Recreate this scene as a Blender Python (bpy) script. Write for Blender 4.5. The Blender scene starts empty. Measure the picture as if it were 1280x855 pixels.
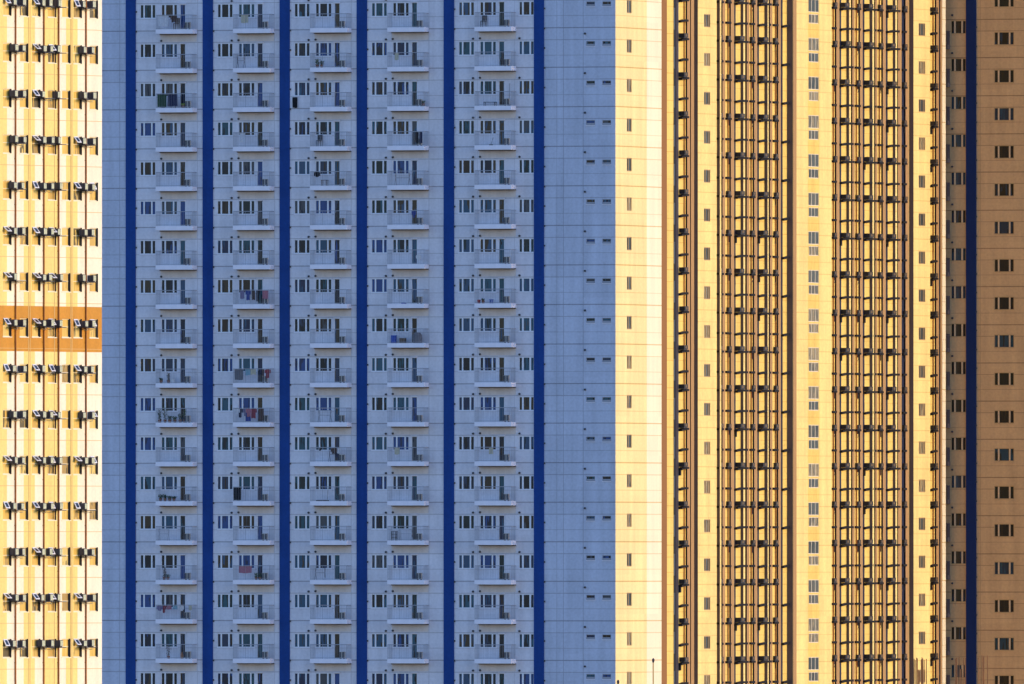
import bpy, math, random
from mathutils import Vector, Matrix
random.seed(7)
R = math.radians
scene = bpy.context.scene
col = scene.collection

# ------------------------------------------------------------------ view geometry (metres; camera looks along +Y)
FPX, DIST, HZ, EYE = 31000.0, 1875.0, 698.0, 60.0      # focal length in photo pixels, distance, eye-level row, eye height
FL = 2.98                                              # storey height

class Frame:
    """A facade line: s runs to the right along the wall, p stands out from it, z is up."""
    def __init__(self, X, Y, rot):
        self.X, self.Y, self.rot = X, Y, R(rot)
        self.u = (math.cos(self.rot), math.sin(self.rot)); self.n = (self.u[1], -self.u[0])
    def at(self, s, p=0.0):
        return (self.X + s*self.u[0] + p*self.n[0], self.Y + s*self.u[1] + p*self.n[1])
    def s(self, px, p=0.0):
        k = (px-640)/FPX
        X0, Y0 = self.X + p*self.n[0], self.Y + p*self.n[1]
        return (k*(DIST+Y0) - X0)/(self.u[0] - k*self.u[1])
    def z(self, y, s, p=0.0):
        return EYE + (HZ-y)*(DIST+self.at(s, p)[1])/FPX
    def loc(self, s, p, z):
        X, Y = self.at(s, p); return (X, Y, z)

# ------------------------------------------------------------------ materials
def mat(name, c, rough=0.7, spec=0.3, metal=0.0):
    m = bpy.data.materials.new(name); m.use_nodes = True
    b = m.node_tree.nodes['Principled BSDF']
    b.inputs['Base Color'].default_value = (*c, 1); b.inputs['Roughness'].default_value = rough
    b.inputs['Specular IOR Level'].default_value = spec; b.inputs['Metallic'].default_value = metal
    return m

def nd(nt, t, **kw):
    n = nt.nodes.new(t)
    for k, v in kw.items(): setattr(n, k, v)
    return n

def mth(nt, op, a, b=None, c=None):
    n = nd(nt, 'ShaderNodeMath', operation=op)
    for i, v in enumerate((a, b, c)):
        if v is None: continue
        if isinstance(v, (int, float)): n.inputs[i].default_value = v
        else: nt.links.new(v, n.inputs[i])
    return n.outputs[0]

def worn(name, c, rough=0.7, amt=0.12, scale=(0.6, 0.6, 0.05), spec=0.25):
    """Paint with faint vertical weather streaks and blotches of its own."""
    m = mat(name, c, rough, spec); nt = m.node_tree; b = nt.nodes['Principled BSDF']
    tc = nd(nt, 'ShaderNodeTexCoord'); mp = nd(nt, 'ShaderNodeMapping'); mp.inputs['Scale'].default_value = scale
    nt.links.new(tc.outputs['Object'], mp.inputs['Vector'])
    no = nd(nt, 'ShaderNodeTexNoise'); no.inputs['Scale'].default_value = 2.2; no.inputs['Detail'].default_value = 6
    nt.links.new(mp.outputs[0], no.inputs['Vector'])
    n2 = nd(nt, 'ShaderNodeTexNoise'); n2.inputs['Scale'].default_value = 5.0; n2.inputs['Detail'].default_value = 4
    nt.links.new(tc.outputs['Object'], n2.inputs['Vector'])
    v = mth(nt, 'ADD', mth(nt, 'MULTIPLY', no.outputs[0], 1.3), mth(nt, 'MULTIPLY', n2.outputs[0], 0.9))
    f = mth(nt, 'ADD', mth(nt, 'MULTIPLY', mth(nt, 'SUBTRACT', v, 1.1), amt*2), 1.0)
    mx = nd(nt, 'ShaderNodeMix', data_type='RGBA', blend_type='MULTIPLY'); mx.inputs[0].default_value = 1
    mx.inputs[6].default_value = (*c, 1)
    cr = nd(nt, 'ShaderNodeCombineColor')
    for i in range(3): nt.links.new(f, cr.inputs[i])
    nt.links.new(cr.outputs[0], mx.inputs[7]); nt.links.new(mx.outputs[2], b.inputs['Base Color'])
    m['_f'] = 1
    return m, nt, b, tc, mx.outputs[2]

def wall_mat(name, c, z0, joints, vj=(), panel=3.1, amt=0.10, jcol=(0.55, 0.53, 0.52), vaxis='X'):
    """Painted precast panels: worn paint, sealed joints once or more per storey and at given places along the wall."""
    m, nt, b, tc, colr = worn(name, c, 0.75, amt)
    sp = nd(nt, 'ShaderNodeSeparateXYZ'); nt.links.new(tc.outputs['Object'], sp.inputs[0])
    zz = mth(nt, 'DIVIDE', mth(nt, 'SUBTRACT', sp.outputs['Z'], z0), FL)
    fr = mth(nt, 'FRACT', zz)
    mask = None
    for ph, w, k in joints:
        l = mth(nt, 'MULTIPLY', mth(nt, 'COMPARE', fr, ph, w/FL/2), k)
        mask = l if mask is None else mth(nt, 'MAXIMUM', mask, l)
    for x, w, k in vj:
        l = mth(nt, 'MULTIPLY', mth(nt, 'COMPARE', sp.outputs[vaxis], x, w/2), k)
        mask = mth(nt, 'MAXIMUM', mask, l)
    cb = nd(nt, 'ShaderNodeCombineXYZ')
    nt.links.new(mth(nt, 'FLOOR', mth(nt, 'DIVIDE', sp.outputs[vaxis], panel)), cb.inputs[0])
    nt.links.new(mth(nt, 'FLOOR', mth(nt, 'MULTIPLY', zz, 2.0)), cb.inputs[1])
    wn = nd(nt, 'ShaderNodeTexWhiteNoise', noise_dimensions='2D'); nt.links.new(cb.outputs[0], wn.inputs['Vector'])
    g = mth(nt, 'ADD', mth(nt, 'MULTIPLY', wn.outputs['Value'], 0.07), 0.965)
    cc = nd(nt, 'ShaderNodeCombineColor')
    for i in range(3): nt.links.new(g, cc.inputs[i])
    m1 = nd(nt, 'ShaderNodeMix', data_type='RGBA', blend_type='MULTIPLY'); m1.inputs[0].default_value = 1
    nt.links.new(colr, m1.inputs[6]); nt.links.new(cc.outputs[0], m1.inputs[7])
    m2 = nd(nt, 'ShaderNodeMix', data_type='RGBA', blend_type='MULTIPLY')
    nt.links.new(mask, m2.inputs[0]); nt.links.new(m1.outputs[2], m2.inputs[6]); m2.inputs[7].default_value = (*jcol, 1)
    nt.links.new(m2.outputs[2], b.inputs['Base Color'])
    return m

def pane_mat(name, cols, rough=0.2, spec=0.35, streak=0.35, xs=(4.0, 4.0, 0.5)):
    """Window glass with whatever hangs behind it: each window draws one of the given tones."""
    m = mat(name, cols[0], rough, spec); nt = m.node_tree; b = nt.nodes['Principled BSDF']
    oi = nd(nt, 'ShaderNodeObjectInfo'); cr = nd(nt, 'ShaderNodeValToRGB'); cr.color_ramp.interpolation = 'CONSTANT'
    e = cr.color_ramp.elements
    while len(e) < len(cols): e.new(0.5)
    for i, c in enumerate(cols): e[i].position = i/len(cols); e[i].color = (*c, 1)
    tc = nd(nt, 'ShaderNodeTexCoord'); mp = nd(nt, 'ShaderNodeMapping'); mp.inputs['Scale'].default_value = xs
    ad = nd(nt, 'ShaderNodeVectorMath', operation='ADD'); nt.links.new(tc.outputs['Object'], ad.inputs[0]); nt.links.new(oi.outputs['Location'], ad.inputs[1])
    nt.links.new(ad.outputs[0], mp.inputs[0])
    no = nd(nt, 'ShaderNodeTexNoise'); no.inputs['Scale'].default_value = 1.4; nt.links.new(mp.outputs[0], no.inputs['Vector'])
    # each pane of the window may have its own curtain
    v = mth(nt, 'FRACT', mth(nt, 'ADD', oi.outputs['Random'], mth(nt, 'MULTIPLY', mth(nt, 'GREATER_THAN', no.outputs[0], 0.57), 0.37)))
    nt.links.new(v, cr.inputs[0])
    g = mth(nt, 'ADD', mth(nt, 'MULTIPLY', no.outputs[0], 2*streak), 1-streak)
    cc = nd(nt, 'ShaderNodeCombineColor')
    for i in range(3): nt.links.new(g, cc.inputs[i])
    mx = nd(nt, 'ShaderNodeMix', data_type='RGBA', blend_type='MULTIPLY'); mx.inputs[0].default_value = 1
    nt.links.new(cr.outputs[0], mx.inputs[6]); nt.links.new(cc.outputs[0], mx.inputs[7]); nt.links.new(mx.outputs[2], b.inputs['Base Color'])
    return m

# ------------------------------------------------------------------ mesh building
class MB:
    def __init__(self): self.v, self.f, self.m, self.mats = [], [], [], []
    def mi(self, m):
        if m not in self.mats: self.mats.append(m)
        return self.mats.index(m)
    def quad(self, a, b, c, d, m):
        k = len(self.v); self.v += [a, b, c, d]; self.f.append((k, k+1, k+2, k+3)); self.m.append(self.mi(m)); return self
    def box(self, x0, x1, y0, y1, z0, z1, m, skip=''):
        k = len(self.v)
        self.v += [(x0,y0,z0),(x1,y0,z0),(x1,y1,z0),(x0,y1,z0),(x0,y0,z1),(x1,y0,z1),(x1,y1,z1),(x0,y1,z1)]
        F = {'b':(0,3,2,1),'t':(4,5,6,7),'f':(0,1,5,4),'r':(1,2,6,5),'k':(2,3,7,6),'l':(3,0,4,7)}
        for key, q in F.items():
            if key in skip: continue
            self.f.append(tuple(k+i for i in q)); self.m.append(self.mi(m))
        return self
    def tube(self, pts, r, m, seg=8, r2=None):
        pts = [Vector(p) for p in pts]; k0 = len(self.v); n = len(pts)
        for i, p in enumerate(pts):
            d = (pts[min(i+1,n-1)] - pts[max(i-1,0)]).normalized()
            a = d.orthogonal().normalized(); b = d.cross(a)
            rr = r if r2 is None else r + (r2-r)*i/(n-1)
            for j in range(seg):
                t = 2*math.pi*j/seg; self.v.append(tuple(p + (a*math.cos(t)+b*math.sin(t))*rr))
        for i in range(n-1):
            for j in range(seg):
                self.f.append((k0+i*seg+j, k0+i*seg+(j+1)%seg, k0+(i+1)*seg+(j+1)%seg, k0+(i+1)*seg+j)); self.m.append(self.mi(m))
        self.f.append(tuple(k0+j for j in reversed(range(seg)))); self.m.append(self.mi(m))
        self.f.append(tuple(k0+(n-1)*seg+j for j in range(seg))); self.m.append(self.mi(m))
        return self
    def lathe(self, prof, m, cx=0, cy=0, seg=12):
        k0 = len(self.v)
        for r, z in prof:
            for j in range(seg):
                t = 2*math.pi*j/seg; self.v.append((cx+r*math.cos(t), cy+r*math.sin(t), z))
        for i in range(len(prof)-1):
            for j in range(seg):
                self.f.append((k0+i*seg+j, k0+i*seg+(j+1)%seg, k0+(i+1)*seg+(j+1)%seg, k0+(i+1)*seg+j)); self.m.append(self.mi(m))
        return self
    def sheet(self, x0, x1, ztop, zbot, y, m, wav=0.03, nx=6, nz=6, th=0.012, taper=0.0, ph=0.0):
        """A hanging cloth with folds and a real thickness."""
        k0 = len(self.v)
        for side in (0, 1):
            for i in range(nx+1):
                for j in range(nz+1):
                    a, b = i/nx, j/nz
                    xx = x0 + (x1-x0)*a; xx += (0.5-a)*taper*b*(x1-x0)
                    yy = y + wav*math.sin(a*9+ph+b*1.3)*(0.3+b) + (th if side else 0)
                    self.v.append((xx, yy, ztop + (zbot-ztop)*b + 0.02*math.sin(a*7+ph)*b))
        N = (nx+1)*(nz+1)
        for side in (0, 1):
            for i in range(nx):
                for j in range(nz):
                    q = [k0+side*N+i*(nz+1)+j, k0+side*N+i*(nz+1)+j+1, k0+side*N+(i+1)*(nz+1)+j+1, k0+side*N+(i+1)*(nz+1)+j]
                    self.f.append(tuple(q if not side else q[::-1])); self.m.append(self.mi(m))
        return self
    def mesh(self, name):
        me = bpy.data.meshes.new(name); me.from_pydata(self.v, [], self.f); 
        for m in self.mats: me.materials.append(m)
        me.polygons.foreach_set('material_index', self.m); me.update(); return me
    def build(self, name, parent=None, loc=None, rot=None):
        return link(name, self.mesh(name), parent, loc, rot)

def link(name, data, parent=None, loc=None, rot=None):
    o = bpy.data.objects.new(name, data); col.objects.link(o)
    if parent is not None: o.parent = parent
    if loc is not None: o.location = loc
    if rot: o.rotation_euler = (0, 0, rot)
    return o

def tag(o, label, cat, group=None):
    o['label'] = label; o['category'] = cat
    if group: o['group'] = group
    return o

def holes_wall(mb, s0, s1, z0, z1, holes, d, mfun, y=0.0, cuts_s=(), cuts_z=()):
    """A wall sheet facing -y at depth y, with rectangular openings whose reveals run d into the wall."""
    S = sorted({round(v, 4) for v in [s0, s1, *cuts_s] + [h[0] for h in holes] + [h[1] for h in holes] if s0-1e-6 <= v <= s1+1e-6})
    Z = sorted({round(v, 4) for v in [z0, z1, *cuts_z] + [h[2] for h in holes] + [h[3] for h in holes] if z0-1e-6 <= v <= z1+1e-6})
    for i in range(len(S)-1):
        a, b = S[i], S[i+1]
        if b-a < 1e-5: continue
        hs = sorted([(h[2], h[3]) for h in holes if h[0]-1e-3 <= a and b <= h[1]+1e-3])
        zc = sorted({z0, z1, *[c for c in cuts_z if z0 < c < z1], *[v for h in hs for v in h]})
        for j in range(len(zc)-1):
            lo, hi = zc[j], zc[j+1]
            if hi-lo < 1e-5 or any(h[0]-1e-3 <= lo and hi <= h[1]+1e-3 for h in hs): continue
            mb.quad((a,y,lo),(b,y,lo),(b,y,hi),(a,y,hi), mfun((a+b)/2, (lo+hi)/2))
    for a, b, lo, hi in holes:
        m = mfun((a+b)/2, (lo+hi)/2)
        mb.quad((a,y,lo),(a,y+d,lo),(a,y+d,hi),(a,y,hi), m); mb.quad((b,y+d,lo),(b,y,lo),(b,y,hi),(b,y+d,hi), m)
        mb.quad((a,y,hi),(a,y+d,hi),(b,y+d,hi),(b,y,hi), m); mb.quad((a,y+d,lo),(a,y,lo),(b,y,lo),(b,y+d,lo), m)
        mb.quad((a,y+d+.06,lo),(b,y+d+.06,lo),(b,y+d+.06,hi),(a,y+d+.06,hi), m)

ORD = ['top','second','third','fourth','fifth','sixth','seventh','eighth','ninth','tenth','eleventh','twelfth','thirteenth','fourteenth','fifteenth','sixteenth','seventeenth','eighteenth','nineteenth']
NTH = ['first']+ORD[1:]
def rowname(r, what): return f'{ORD[r]} {what} from the top' if r else f'topmost {what}'

# ------------------------------------------------------------------ facade lines
A = 20.7
Fb0 = Frame((427-640)*DIST/FPX, 0.0, -A)
sL = Fb0.s(60)
Fb = Frame(*Fb0.at(sL), -A)                         # shaded facade
CORNER = Fb.s(769.4)
Fy = Frame(*Fb.at(CORNER), 90-A)                    # sunlit flank, running away from the camera
cx = lambda x: x + 0.4 - 0.00085*x                  # strips were read a little above mid-height
SB = Fy.s(cx(827.3))                                # end of the striped tower's flank
T0 = EYE + 42.0                                     # window heads of the topmost storey in view
TOP = 122.0

# shared materials
M_frame = mat('window_frame_paint', (0.72, 0.73, 0.75), 0.45)
M_white = worn('fascia_white_paint', (0.75, 0.725, 0.765), 0.7, 0.08)[0]
M_blue = worn('blue_stripe_paint', (0.007, 0.046, 0.200), 0.75, 0.22)[0]
M_blue_shaded = worn('shaded_blue_stripe_paint', (0.001, 0.016, 0.085), 0.75, 0.15)[0]  # the stripe blue again, darkened for the shade on the right wing
M_rail = mat('railing_grey_steel', (0.29, 0.295, 0.32), 0.5, 0.3)
M_dark = mat('dark_grille_and_jamb_shade', (0.02, 0.021, 0.024), 0.6)
M_vent = mat('vent_cap_plastic', (0.05, 0.05, 0.055), 0.6)
M_ac = worn('condenser_body_enamel', (0.40, 0.37, 0.32), 0.5, 0.12)[0]
M_tan = worn('tan_pier_paint', (0.40, 0.235, 0.095), 0.75, 0.10)[0]
M_under = worn('dark_brown_underslab_strip', (0.10, 0.075, 0.06), 0.8, 0.12)[0]  # dark brown strip along the wall below each slab
M_beige = worn('apron_painted_bounce', (0.66, 0.565, 0.50), 0.8, 0.15)[0]  # warm beige paints in the bounced light below each balcony slab
M_soft = worn('soffit_paint', (0.55, 0.52, 0.47), 0.8, 0.12)[0]
M_glass = pane_mat('curtained_window_glass', [(.010,.014,.030),(.022,.075,.130),(.010,.020,.022),(.024,.085,.125),(.034,.019,.013),(.020,.060,.190),(.050,.032,.018),(.016,.070,.095),(.008,.009,.014),(.060,.064,.075),(.016,.024,.060),(.030,.070,.130),(.012,.014,.020),(.026,.040,.075)])

# ================================================================== 1. striped tower, shaded facade with balconies
tower = link('apartment_tower', None, None, (Fb.X, Fb.Y, 0), Fb.rot); tower.empty_display_size = 2
tag(tower, 'pale apartment tower with dark blue stripes and five columns of balconies in shade', 'building', 'apartment towers')
PIL = [(157.4,169.8),(253.5,266.4),(349.7,362.4),(446.0,459.0),(554.8,567.8),(667.6,680.2)]
COLX = [169.8, 266.3, 362.5, 459.0, 567.9]           # right edge of the stripe that starts each bay
ROWS = list(range(18))
def zT(r): return T0 - FL*r                          # window head of storey r
PXM = 15.46                                          # photo pixels per metre along this wall
S = lambda px, p=0.0: Fb.s(px, p)
WH, WW = 1.045, 1.27
bays = []
for c, bx in enumerate(COLX):
    s0 = S(bx)
    bays.append(dict(bed=s0+0.34, liv=s0+2.06, door=s0+3.58, bal0=s0+1.98, bal1=s0+4.98, cond=s0+4.24, v1=s0+2.08, v2=s0+1.52))
LW, DW, DH = 1.32, 0.47, 1.93
sideS = S(648.6)
holes, slots = [], []
for r in ROWS:
    z = zT(r)
    for b in bays:
        holes += [(b['bed'], b['bed']+WW, z-WH, z), (b['liv'], b['liv']+LW, z-WH, z), (b['door'], b['door']+DW, z-DH, z)]
    holes.append((sideS, S(667.5), z-WH, z))
for r in ROWS:
    z = zT(r) - 0.05
    for x in (732.8, 752.9): slots.append((S(x), S(x)+0.70, z-0.37, z))
JT = lambda y: 1 - ((y/16.45) % FL)/FL               # joint y pixels below the window head, as a phase
joints = [(JT(-1.2)%1, .06, .75), (JT(18), .05, .6), (JT(33), .08, 1.0)]
vjs = [(S(x), .05, k) for x, k in ((149.6,.6),(246.8,.5),(343,.5),(439,.5),(536.2,.6),(643.2,.4),(597,.35),(696,.5),(704.3,.7),(729,.75))]
M_bay = wall_mat('bay_white_panels', (0.63, 0.61, 0.635), T0, joints, vjs, amt=.17)
M_flank = wall_mat('flank_pale_blue_panels', (0.46, 0.49, 0.565), T0, joints, vjs, amt=.20)
M_cream = wall_mat('cream_flank_panels', (0.80, 0.645, 0.295), T0, joints, [], amt=.15, vaxis='Y', jcol=(0.70, 0.56, 0.36))
M_creamw = wall_mat('pale_cream_flank_panels', (0.83, 0.74, 0.51), T0, joints, [], vaxis='Y', jcol=(0.75, 0.62, 0.42))
pil_s = [(S(a), S(b)) for a, b in PIL]
def bmat(s, z): return M_bay if pil_s[0][0] < s < pil_s[-1][1] else M_flank
mb = MB()
holes_wall(mb, 0, CORNER, 0, TOP, holes+slots, 0.10, bmat, cuts_s=[pil_s[0][0], pil_s[-1][1]])
# sunlit return of the tower, local x = CORNER, running along +y
ret = MB(); rholes = []
rs = [Fy.s(783.6), Fy.s(789.6)]
for r in ROWS:
    zt = Fy.z(-0.6 + 49.42*r, rs[0]); rholes.append((rs[0], rs[1], zt-1.02, zt))
sW = Fy.s(808.5)
holes_wall(ret, 0, SB, 0, TOP, rholes, 0.09, lambda s, z: M_cream if s < sW else M_creamw, cuts_s=[sW])
rot = [(CORNER - v[1], v[0], v[2]) for v in ret.v]   # turn the sheet by 90 degrees about the corner
k = len(mb.v); mb.v += rot
for f, mi in zip(ret.f, ret.m): mb.f.append(tuple(k+i for i in f)); mb.m.append(mb.mi(ret.mats[mi]))
mb.quad((0,SB,0),(0,0,0),(0,0,TOP),(0,SB,TOP), M_flank)
mb.quad((CORNER,SB,0),(0,SB,0),(0,SB,TOP),(CORNER,SB,TOP), M_flank)
mb.quad((0,0,TOP),(CORNER,0,TOP),(CORNER,SB,TOP),(0,SB,TOP), M_soft)
mb.build('wall', tower)

# blue pilasters, each with small cable clips at its right edge
zlow = zT(18)
for a, b in pil_s:
    w = MB().box(a, b, -0.06, 0.0, 0, TOP, M_blue, skip='k')
    for r in range(19):
        for dz in (-0.55, -2.05): w.box(b, b+0.09, -0.10, 0.0, zT(r)+dz-0.06, zT(r)+dz+0.07, M_vent)
    w.build('blue_pilaster', tower)

def triple(w, h, sl, fw=0.045, mw=0.11, y=0.045):
    """Frame and panes of a window with narrow side lights of width sl."""
    f, p = MB(), MB()
    f.box(0, w, y-.02, y+.05, 0, fw, M_frame); f.box(0, w, y-.02, y+.05, h-fw, h, M_frame)
    f.box(0, fw, y-.02, y+.05, fw, h-fw, M_frame); f.box(w-fw, w, y-.02, y+.05, fw, h-fw, M_frame)
    for x in (fw+sl, w-fw-sl-mw): f.box(x, x+mw, y-.03, y+.05, fw, h-fw, M_frame)
    f.box(-0.03, w+0.03, -0.035, y+.03, -0.05, 0.0, M_white)
    for a, b in ((fw, fw+sl), (fw+sl+mw, w-fw-sl-mw), (w-fw-sl, w-fw)):
        p.quad((a,y+.02,fw),(b,y+.02,fw),(b,y+.02,h-fw),(a,y+.02,h-fw), M_glass)
    return f.mesh('window_frame'), p.mesh('window_pane')
bedF, bedP = triple(WW, WH, 0.22)
livF, livP = triple(LW, WH, 0.22)
sw = S(667.5)-sideS; sidF, sidP = triple(sw, WH, 0.20, mw=0.13)
def slotwin(w, h):
    f, p = MB(), MB(); t = .035
    f.box(0,w,.02,.09,0,t,M_rail); f.box(0,w,.02,.09,h-t,h,M_rail); f.box(0,t,.02,.09,t,h-t,M_rail); f.box(w-t,w,.02,.09,t,h-t,M_rail)
    f.box(-.02, w+.02, -.05, .02, -.04, 0, M_white)
    p.quad((t,.06,t),(w-t,.06,t),(w-t,.06,h-t),(t,.06,h-t), M_glass)
    p.box(t, w-t, .0, .03, t, h*.42, M_rail)
    return f.mesh('slot_window'), p.mesh('pane')
slF, slP = slotwin(0.70, 0.37)
def doorm(w, h):
    f, p = MB(), MB(); t = .045
    f.box(0,t,.02,.09,0,h,M_frame); f.box(w-t,w,.02,.09,0,h,M_frame); f.box(t,w-t,.02,.09,h-t,h,M_frame); f.box(t,w-t,.02,.09,0,.06,M_frame)
    f.box(-.02,w+.02,-.12,.02,h,h+.05,M_white)
    f.box(t+.02,t+.05,.0,.03,h*.48,h*.56,M_rail)
    p.quad((t,.06,.06),(w-t,.06,.06),(w-t,.06,h-t),(t,.06,h-t), M_glass)
    return f.mesh('balcony_door'), p.mesh('pane')
drF, drP = doorm(DW, DH)
def win(name, f, p, parent, x, y, z, rot=None):
    o = link(name, f, parent, (x, y, z), rot); link('pane', p, o); return o

# balcony: slab with fascia, railing on three sides
BD, BW, FH = 0.95, bays[0]['bal1']-bays[0]['bal0'], 0.33
slab = MB().box(0, BW, -BD, -0.001, 0, FH, M_white).box(0.03, BW-0.03, -BD+0.03, -0.20, -0.02, 0.0, M_soft).box(0.0, BW, -.14, -.001, -.075, 0.0, M_under).box(0.02, BW-.02, -.012, -.001, -.60, -.075, M_beige).mesh('balcony')
rl = MB(); RH = 1.10
rl.box(0.02, BW-0.02, -BD+.01, -BD+.06, FH+RH-.05, FH+RH, M_rail)
for x in (0.02, BW-0.06): rl.box(x, x+.04, -BD+.06, 0.0, FH+RH-.05, FH+RH, M_rail)
rl.box(0.02, BW-0.02, -BD+.025, -BD+.05, FH+.06, FH+.09, M_rail)
n = 21
for i in range(n+1):
    x = .03 + (BW-.08)*i/n; t = .022 if i in (0, n, 7, 14) else .0055
    rl.box(x-t/2, x+t/2, -BD+.03, -BD+.045, FH, FH+RH-.05, M_rail)
for x in (0.035, BW-0.045):
    for i in range(8):
        y = -BD+.05 + (BD-.1)*i/7; rl.box(x-.005, x+.005, y-.005, y+.005, FH, FH+RH-.05, M_rail)
rail = rl.mesh('railing')

cond_body = MB().box(0,.40,-.28,0,.05,.54,M_ac).box(.03,.09,-.26,-.02,0,.05,M_vent).box(.31,.37,-.26,-.02,0,.05,M_vent).mesh('condenser')
g = MB()
for x0, x1 in ((.0,.15),(.25,.40)):
    g.box(x0, x1, -.296, -.281, .09, .50, M_dark)
    for i in range(6): g.box(x0+.01, x1-.01, -.302, -.296, .115+i*.064, .13+i*.064, M_rail)
cond_grille = g.mesh('grille')
ventm = MB().lathe([(0,-.10),(.075,-.10),(.085,-.02),(.085,0)], M_vent).mesh('exhaust_vent')
for v in ventm.vertices: v.co = (v.co.x, v.co.z, v.co.y)
ventm.flip_normals()
NOCOND = {(3,6),(3,8)}
for r in ROWS:
    z = zT(r)
    for c, b in enumerate(bays):
        win('bedroom_window', bedF, bedP, tower, b['bed'], 0, z-WH)
        win('living_window', livF, livP, tower, b['liv'], 0, z-WH)
        win('balcony_door', drF, drP, tower, b['door'], 0, z-DH)
        if r < 17:
            zb = z - 2.24
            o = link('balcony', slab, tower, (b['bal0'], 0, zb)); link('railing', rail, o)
            link('exhaust_vent', ventm, tower, (b['v1'], 0, zb-0.52))
            if c: link('drain_outlet', ventm, tower, (b['v2'], 0, zb-0.54))
            if (c, r) not in NOCOND:
                q = link('condenser', cond_body, None, Fb.loc(b['cond'], .38+random.uniform(-.04,.08), zb+FH+.003), Fb.rot)
                tag(q, f'boxy condenser on the {rowname(r,"balcony")}, {NTH[c]} balcony column', 'condenser', 'condensers on the shaded balconies')
                link('grille', cond_grille, q)
        if r == 0 and c: link('drain_outlet', ventm, tower, (b['v2'], 0, z+0.22))
    win('side_window', sidF, sidP, tower, sideS, 0, z-WH)
    link('wall_outlet', ventm, tower, (S(649.5), 0, z+0.20))
    link('wall_outlet', ventm, tower, (S(731.3), 0, z+0.52))
for a, b, lo, hi in slots: win('slot_window', slF, slP, tower, a, 0, lo)

# narrow tinted windows on the sunlit return
M_gl2 = pane_mat('golden_hour_glass', [(.06,.075,.07),(.13,.12,.085),(.09,.09,.07),(.04,.055,.055),(.34,.27,.14),(.07,.085,.08),(.03,.04,.04)], 0.3, 0.25, .9, (9.0, 9.0, .7))
def flatwin(w, h, mull, name, gm=M_gl2, fm=None, y=.04):
    fm = fm or M_fr2
    f, p = MB(), MB(); t = .06
    f.box(0,w,y-.02,y+.05,0,t,fm); f.box(0,w,y-.02,y+.05,h-t,h,fm); f.box(0,t,y-.02,y+.05,t,h-t,fm); f.box(w-t,w,y-.02,y+.05,t,h-t,fm)
    for x in mull: f.box(x*w-.04, x*w+.04, y-.025, y+.05, t, h-t, fm)
    p.quad((t,y+.02,t),(w-t,y+.02,t),(w-t,y+.02,h-t),(t,y+.02,h-t), gm)
    return f.mesh(name), p.mesh('pane')
M_fr2 = mat('weathered_window_frame', (0.42, 0.27, 0.12), 0.5)
M_fr3 = mat('cream_window_frame', (0.70, 0.60, 0.42), 0.5)
rwF, rwP = flatwin(rs[1]-rs[0], 1.02, [.36], 'flank_window')
for a, b, lo, hi in rholes: win('flank_window', rwF, rwP, tower, CORNER, a, lo, R(90))

# ================================================================== 2./3. sunlit ladder-faced towers along the flank
Z0y = T0 - 0.25
jy = [(JT(-1.2)%1, .05, .5), (JT(18), .05, .5), (JT(33), .06, .6)]
M_sun = wall_mat('yellow_cream_panels', (0.80, 0.61, 0.215), Z0y, jy, [], amt=.18, jcol=(0.72, 0.55, 0.35))
M_sun2 = wall_mat('recess_yellow_panels', (0.77, 0.55, 0.14), Z0y, jy, [], amt=.2, jcol=(0.70, 0.5, 0.3))
M_band = wall_mat('deeper_yellow_window_band', (0.75, 0.52, 0.13), Z0y, jy, [], amt=.2, jcol=(0.70, 0.5, 0.3))
M_grey = worn('grey_side_shade_and_rails', (0.095, 0.072, 0.072), 0.6, 0.15)[0]
M_ledge = worn('dark_concrete_ledge_and_shade', (0.009, 0.0085, 0.010), 0.8, 0.2)[0]
M_lac = worn('dark_condenser_enamel', (0.022, 0.021, 0.022), 0.5, 0.25)[0]
M_lgr = worn('condenser_grille_highlight', (0.15, 0.10, 0.05), 0.6, 0.5, (3,3,3))[0]  # grille coloured lighter and warmer as painted highlights on the unit fronts
M_pipe = worn('rust_brown_pipe', (0.33, 0.12, 0.022), 0.6, .5, (1,1,.25))[0]
M_navy = worn('navy_strip_paint', (0.008, 0.011, 0.034), 0.6, 0.1)[0]
M_tan2 = worn('brown_pilaster_paint', (0.27, 0.12, 0.036), 0.75, 0.08)[0]
KROW = list(range(18))
def bar_y(x, k):      # bottom row of the k-th ledge in the photo, read at three places along the flank
    return 3.6 + 48.56*k + (x-898)/265.0*((17.2+47.5*k)-(3.6+48.56*k))

def ledge(w, p, h, wide, extra=0):
    m = MB()
    if extra and not wide: m.box(w*.55, w*.55+.10, -.10, -.02, -.22*extra, 0, M_ledge).tube([(w*.6,-.08,0),(w*.62,-.09,-.3),(w*.5,-.06,-.5)], .02, M_vent, 5)
    if extra == 2 and wide: m.box(0.02, .30, -.14, -.02, -.50, -.10, M_ledge)  # dark block put in for the shadow below the ledge's near end
    if not wide: return m.box(0, w, -p, -.002, 0, h, M_ledge)
    a = w*.5                                          # the near half slopes down, shaped like a slanting cast shadow
    k = len(m.v); m.v += [(0,-p,-.10),(a,-p,0),(a,-.002,0),(0,-.002,-.10),(0,-p,h-.10),(a,-p,h),(a,-.002,h),(0,-.002,h-.10)]
    for q in ((0,3,2,1),(4,5,6,7),(0,1,5,4),(2,3,7,6),(3,0,4,7)): m.f.append(tuple(k+i for i in q)); m.m.append(m.mi(M_ledge))
    return m.box(a, w, -p, -.002, 0, h, M_ledge, skip='l')

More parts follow.
